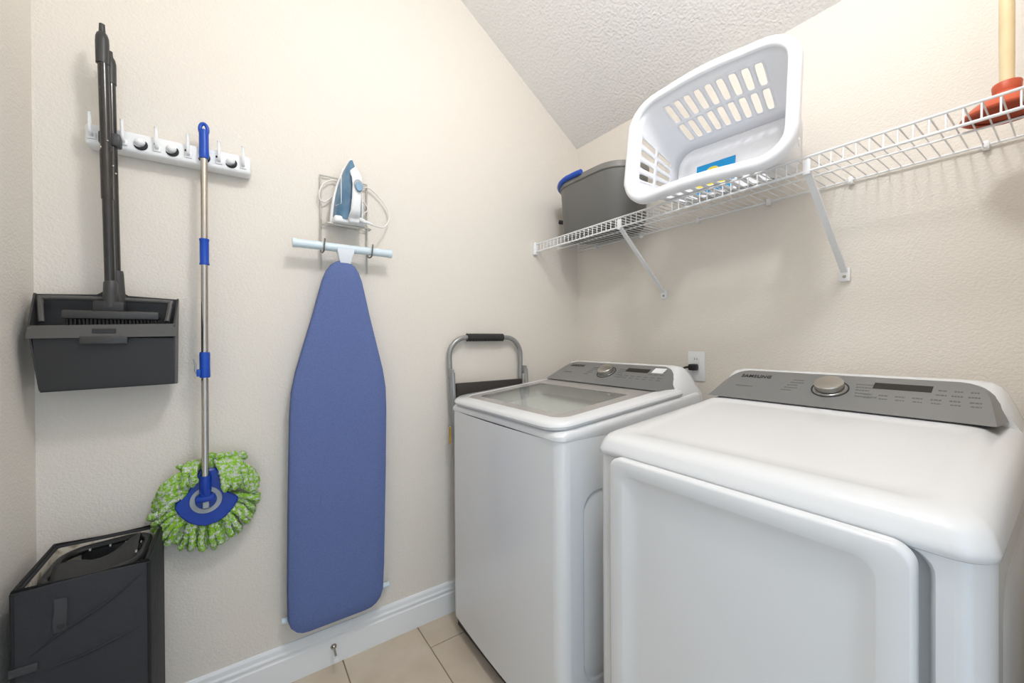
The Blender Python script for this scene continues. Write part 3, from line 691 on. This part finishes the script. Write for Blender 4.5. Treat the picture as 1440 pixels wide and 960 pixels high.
for x in (.165, .493): part('end_cap', MB().lathe([(.0163, x), (.0163, x + .014)], (0, 1.553, 1.549), 16, 'X'), M_paleblue, IB)
mb = MB().loft([[(.336 + sx * .028, 1.553 + d, 1.558) for sx, d in ((-1, -.014), (1, -.014), (1, .010), (-1, .010))], [(.336 + sx * .028, 1.553 + d, 1.535) for sx, d in ((-1, -.015), (1, -.015), (1, .010), (-1, .010))], [(.336 + sx * .016, 1.553 + d, 1.49) for sx, d in ((-1, -.006), (1, -.006), (1, .012), (-1, .012))], [(.336 + sx * .012, 1.553 + d, 1.44) for sx, d in ((-1, .012), (1, .012), (1, .03), (-1, .03))]])
part('foot_joint', mb, mat('white translucent joint', srgb(226, 230, 236), .35), IB, label='white plastic joint')
tab = [(.192, .095), (.195, .118), (.204, .136), (.222, .152), (.25, .1615), (.35, .1645), (.7, .1665), (.95, .1655), (1.03, .162), (1.10, .150), (1.20, .1245), (1.30, .0985), (1.38, .080), (1.43, .068), (1.465, .055), (1.487, .040), (1.500, .022), (1.505, .006)]
def axisx(z): return .3035 + (z - .2) * .0195
out = [(axisx(z) + w, z) for z, w in tab] + [(axisx(z) - w, z) for z, w in reversed(tab)]
tilt = lambda z: 0.0
cz_ = .85
def shr(k, y): return [(lerp(x, axisx(z), k * .9 / max(.2, 1)), y, lerp(z, cz_, k * .25)) for x, z in out]
mb = MB().loft([shr(0, 1.574), shr(0, 1.556), shr(.012, 1.549), shr(.04, 1.546), shr(.3, 1.5455)], True, True)
part('cover', mb, M_board, IB, label='blue woven cotton cover', angle=40)
# shallow wrinkles in the cloth
for i, (x0, z0, x1, z1) in enumerate(((.245, .56, .225, .35), (.375, .52, .345, .34), (.41, .50, .385, .38), (.25, .72, .24, .58))):
    mb = MB().tube(spline([(x0, 1.549, z0), (lerp(x0, x1, .4) + .004, 1.5478, lerp(z0, z1, .4)), (lerp(x0, x1, .7), 1.5478, lerp(z0, z1, .7)), (x1, 1.549, z1)], 5), [.0006 + .0026 * math.sin(PI * k / 15) for k in range(16)], 8)
    part('cloth_wrinkle', mb, M_board, IB, angle=80)
part('leg_bar', MB().tube([(.127, 1.592, .236), (.500, 1.592, .236)], .0105, 12), M_paleblue, IB)
for x in (.292, .352): part('leg', MB().tube([(x, 1.590, .24), (x, 1.592, 1.30)], .0085, 10), M_paleblue, IB)

IR = thing('steam_iron', 'white and teal steam iron standing point up on the wall rack', 'iron', (.352, 1.55, 1.637))
iz0, il = 1.637, .245
ic = lambda s: .345 + .016 * s
def half(s): return .056 * (1 - max(0, (s - .12) / .88) ** 2.0) ** .85 if s > .12 else .056
ss = [0, .06, .12, .25, .4, .55, .68, .78, .86, .92, .96, .985, .998]
sole_o = [(ic(s) + half(s) + .0005, iz0 + .006 + il * s) for s in ss] + [(ic(s) - half(s) - .0005, iz0 + .006 + il * s) for s in reversed(ss)]
yS = 1.585
part('soleplate', MB().loft([[(x, yS, z) for x, z in sole_o], [(x, yS - .005, z) for x, z in sole_o]]), M_chrome, IR, label='metal soleplate')
sk = lambda k, y: [(lerp(x, .355, k), y, lerp(z, iz0 + .11, k)) for x, z in sole_o]
part('skirt', MB().loft([sk(.0, yS - .005), sk(-.02, yS - .009), sk(-.01, yS - .020), sk(.05, yS - .024)]), M_ironw, IR, label='white lower skirt')
# water tank: domed body
loops = []
for s in [.02, .06, .12, .25, .4, .55, .68, .78, .86, .92, .96]:
    h = half(s) * .90; ht = interp([(0, .052), (.3, .058), (.6, .046), (.85, .026), (1, .012)], s)
    loops.append([(ic(s) + h * math.cos(a) * (1 - .12 * math.sin(a)), yS - .022 - ht * math.sin(a) ** .8, iz0 + .006 + il * s) for a in [PI * k / 14 for k in range(15)]])
part('water_tank', MB().loft(loops), M_tank, IR, label='teal translucent water tank')
# white line of the tank window
part('tank_window_line', MB().tube([(.325, 1.528, iz0 + .195), (.318, 1.523, iz0 + .17), (.317, 1.520, iz0 + .065), (.3025, 1.541, iz0 + .060)], .0013, 6), M_ironw, IR)
# handle bridging over the tank
loops = []
for s, h, w in ((.0, .050, .018), (.02, .082, .019), (.06, .103, .0185), (.12, .112, .017), (.3, .116, .016), (.5, .114, .0165), (.62, .102, .018), (.70, .084, .0185), (.78, .062, .017), (.86, .042, .013), (.92, .03, .008)):
    lw = .018 if .04 < s < .66 else .03
    loops.append([(ic(s) + .010 + w * math.cos(a), yS - h + lw * .5 - lw * .5 * math.sin(a) if True else 0, iz0 + .006 + il * s) for a in [2 * PI * k / 14 for k in range(14)]])
part('handle', MB().loft(loops), M_ironw, IR, label='white arched handle', angle=60)
part('heel', MB().box(.294, .406, 1.518, yS, iz0 - .002, iz0 + .022, .007, 3).box(.340, .376, 1.498, 1.530, iz0 - .002, iz0 + .03, .007, 3), M_ironw, IR, label='white heel rest')
def disc(cx, cz, rx, rz, y, th, mat_, name, tiltk=0, **k):
    lp = [[(cx + rx * q * math.cos(2 * PI * i / 28), y - d + tiltk * (rz * q * math.sin(2 * PI * i / 28)), cz + rz * q * math.sin(2 * PI * i / 28)) for i in range(28)] for q, d in ((1, 0), (1, th * .7), (.9, th))]
    return part(name, MB().loft(lp), mat_, IR, **k)
disc(.3655, 1.763, .0155, .022, 1.474, .006, M_irong, 'thumb_ring', .32)
disc(.3655, 1.754, .0125, .017, 1.469, .007, M_irond, 'dial', .2, label='pale blue oval dial')
part('button', MB().box(.357, .372, 1.505, 1.515, 1.806, 1.811, .0015), M_print, IR)
part('spray_nozzle', MB().lathe([(.005, -.012), (.004, 0)], (.3605, 1.556, 1.863), 12, 'Y'), M_irong, IR)
cp = spline([(.385, 1.508, 1.650), (.41, 1.512, 1.644), (.445, 1.53, 1.642), (.485, 1.565, 1.655), (.512, 1.59, 1.70), (.505, 1.60, 1.745), (.47, 1.602, 1.785), (.435, 1.603, 1.808), (.40, 1.604, 1.800), (.36, 1.604, 1.79), (.31, 1.604, 1.81), (.275, 1.596, 1.790), (.258, 1.590, 1.755), (.258, 1.592, 1.73), (.275, 1.598, 1.722), (.30, 1.600, 1.745), (.33, 1.602, 1.78), (.38, 1.602, 1.77), (.42, 1.602, 1.745), (.43, 1.600, 1.72), (.41, 1.60, 1.70)], 6)
part('power_cord', MB().tube(cp, .0028, 8), M_cord, IR, label='white power cord')
part('cord_boot', MB().tube([(.375, 1.508, 1.652), (.395, 1.510, 1.647), (.425, 1.518, 1.643)], [.008, .0065, .0045], 10), M_ironw, IR)

# ------------------------------------------------------------------ door stop on the baseboard
DS = thing('door_stop', 'small metal door stop with white tip screwed to the baseboard', 'door stop', (.296, 1.606, .065))
part('mount', MB().lathe([(.011, 1.606), (.010, 1.602), (.006, 1.597), (.004, 1.595)], (.296, 0, .066), 16, 'Y'), M_nickel, DS)
part('rod', MB().tube([(.296, 1.60, .066), (.294, 1.545, .063)], .0040, 10), M_nickel, DS)
part('tip', MB().tube([(.294, 1.547, .063), (.2937, 1.534, .0625)], [.0066, .0072], 12), M_wplas, DS, label='white rubber tip')

# ------------------------------------------------------------------ black fabric case
CX0, CX1, CY0, CY1, CZ = -.408, -.180, 1.345, 1.597, .66
CS = thing('fabric_case', 'open black nylon storage case standing on the floor in the corner', 'case', ((CX0 + CX1) / 2, (CY0 + CY1) / 2, 0))
th = .012
def panel(name, x0, x1, y0, y1, z0=.0, z1=CZ, m_=M_case, **k): return part(name, MB().box(x0, x1, y0, y1, z0, z1, .0045, 3), m_, CS, **k)
panel('front_panel', CX0, CX1, CY0, CY0 + th); panel('back_panel', CX0, CX1, CY1 - th, CY1)
panel('side_panel', CX0, CX0 + th, CY0 + th, CY1 - th); panel('side_panel', CX1 - th, CX1, CY0 + th, CY1 - th)
panel('bottom_panel', CX0 + th, CX1 - th, CY0 + th, CY1 - th, 0, .012)
part('piping', MB().tube([(CX0 + .004, CY0 + .004, CZ - .001), (CX1 - .004, CY0 + .004, CZ - .001), (CX1 - .004, CY1 - .004, CZ - .001), (CX0 + .004, CY1 - .004, CZ - .001)], .0062, 8, True), M_piping, CS)
for x in (CX0 + .002, CX1 - .002): part('piping', MB().tube([(x, CY0 + .002, .02), (x, CY0 + .002, CZ - .004)], .0042, 8), M_piping, CS)
part('lining', MB().loft([[((CX0 + CX1) / 2 + x, (CY0 + CY1) / 2 + y, z) for x, y in rr((CX1 - CX0) / 2 - th - .001, (CY1 - CY0) / 2 - th - .001, .008)] for z in (.30, CZ - .006)], True, False), M_lining, CS, label='cream printed lining')
sp = part('strap', MB().loft([[(-.343 + .0015 * math.sin(k), CY0 - .002 - .004 * math.sin(PI * k / 6), lerp(.624, .546, k / 6)), (-.322 + .0015 * math.sin(k), CY0 - .002 - .004 * math.sin(PI * k / 6 + .4), lerp(.622, .543, k / 6)), (-.322, CY0 + .001, lerp(.622, .543, k / 6)), (-.343, CY0 + .001, lerp(.624, .546, k / 6))] for k in range(7)]), mat('black webbing', srgb(60, 60, 62), .6), CS, label='black webbing strap with snap')
part('snap', MB().lathe([(.001, -.0025), (.005, -.002), (.006, 0)], (-.332, CY0 - .004, .560), 14, 'Y'), M_case, sp)
part('strap', MB().box(CX0 - .004, -.368, CY0 - .004, CY0 + .002, .474, .492, .0015, 1), MATS['black webbing'], CS)
mb = MB().tube(spline([(-.385, CY0 + .001, .505), (-.33, CY0 - .001, .545), (-.25, CY0 - .0012, .590), (-.19, CY0 + .001, .635)], 6), [.001 + .0024 * math.sin(PI * k / 18) for k in range(19)], 8)
part('fold_crease', mb, M_case, CS, angle=80)
mb = MB().tube(spline([(-.37, CY0 + .001, .468), (-.30, CY0 - .001, .476), (-.24, CY0 - .001, .492), (-.19, CY0 + .001, .505)], 6), [.001 + .0022 * math.sin(PI * k / 18) for k in range(19)], 8)
part('fold_crease', mb, M_case, CS, angle=80)
# what is folded inside
FS = thing('folded_frame', 'folded black frame and dark cloth packed inside the open fabric case', 'folded frame', (-.295, 1.47, .32))
ax0, ax1, ay0, ay1 = CX0 + .030, CX1 - .026, CY0 + .024, CY1 - .026
lp_ = [((ax0 + ax1) / 2 + x, (ay0 + ay1) / 2 + y, .644 + .008 * math.sin(8 * x)) for x, y in rr((ax1 - ax0) / 2, (ay1 - ay0) / 2, .05, 6)]
part('frame_tube', MB().tube(lp_, .010, 10, True), M_black, FS, label='shiny black frame tube')
part('frame_tube', MB().tube([(p[0], p[1], p[2] - .045) for p in lp_], .010, 10, True), M_black, FS)
for y_ in (ay0 + .004, ay1 - .004):
    part('side_plate', MB().box(ax0 + .03, ax1 - .03, y_ - .004, y_ + .004, .36, .640, .004), M_black, FS)
gx, gy = 12, 10; loops = []
for i in range(gx + 1):
    u_ = i / gx; loops.append([(lerp(ax0 + .012, ax1 - .012, u_), lerp(ay0 + .012, ay1 - .012, j / gy), .605 + .048 * math.exp(-((j / gy - .45 - .3 * (u_ - .5)) / .22) ** 2) + .014 * math.sin(5 * u_ + 4 * j / gy) + .02 * u_) for j in range(gy + 1)])
ob = part('folded_cloth', MB().loft(loops, False, False, False), mat('charcoal cloth', srgb(58, 57, 55), .85, bump=(60, .3, .004, 3)), FS, angle=70)
sm = ob.modifiers.new('thick', 'SOLIDIFY'); sm.thickness = .004
for i, (x, y) in enumerate(((ax0 + .05, ay1 - .018), (ax0 + .09, ay1 - .018), (ax1 - .05, ay1 - .018), (ax1 - .012, ay0 + .07), (ax1 - .012, ay1 - .07))):
    part('rivet', MB().lathe([(.004, -.002), (.003, .002), (.001, .003)], (x, y - .002, .656 if i > 2 else .644), 10), M_chrome, FS)
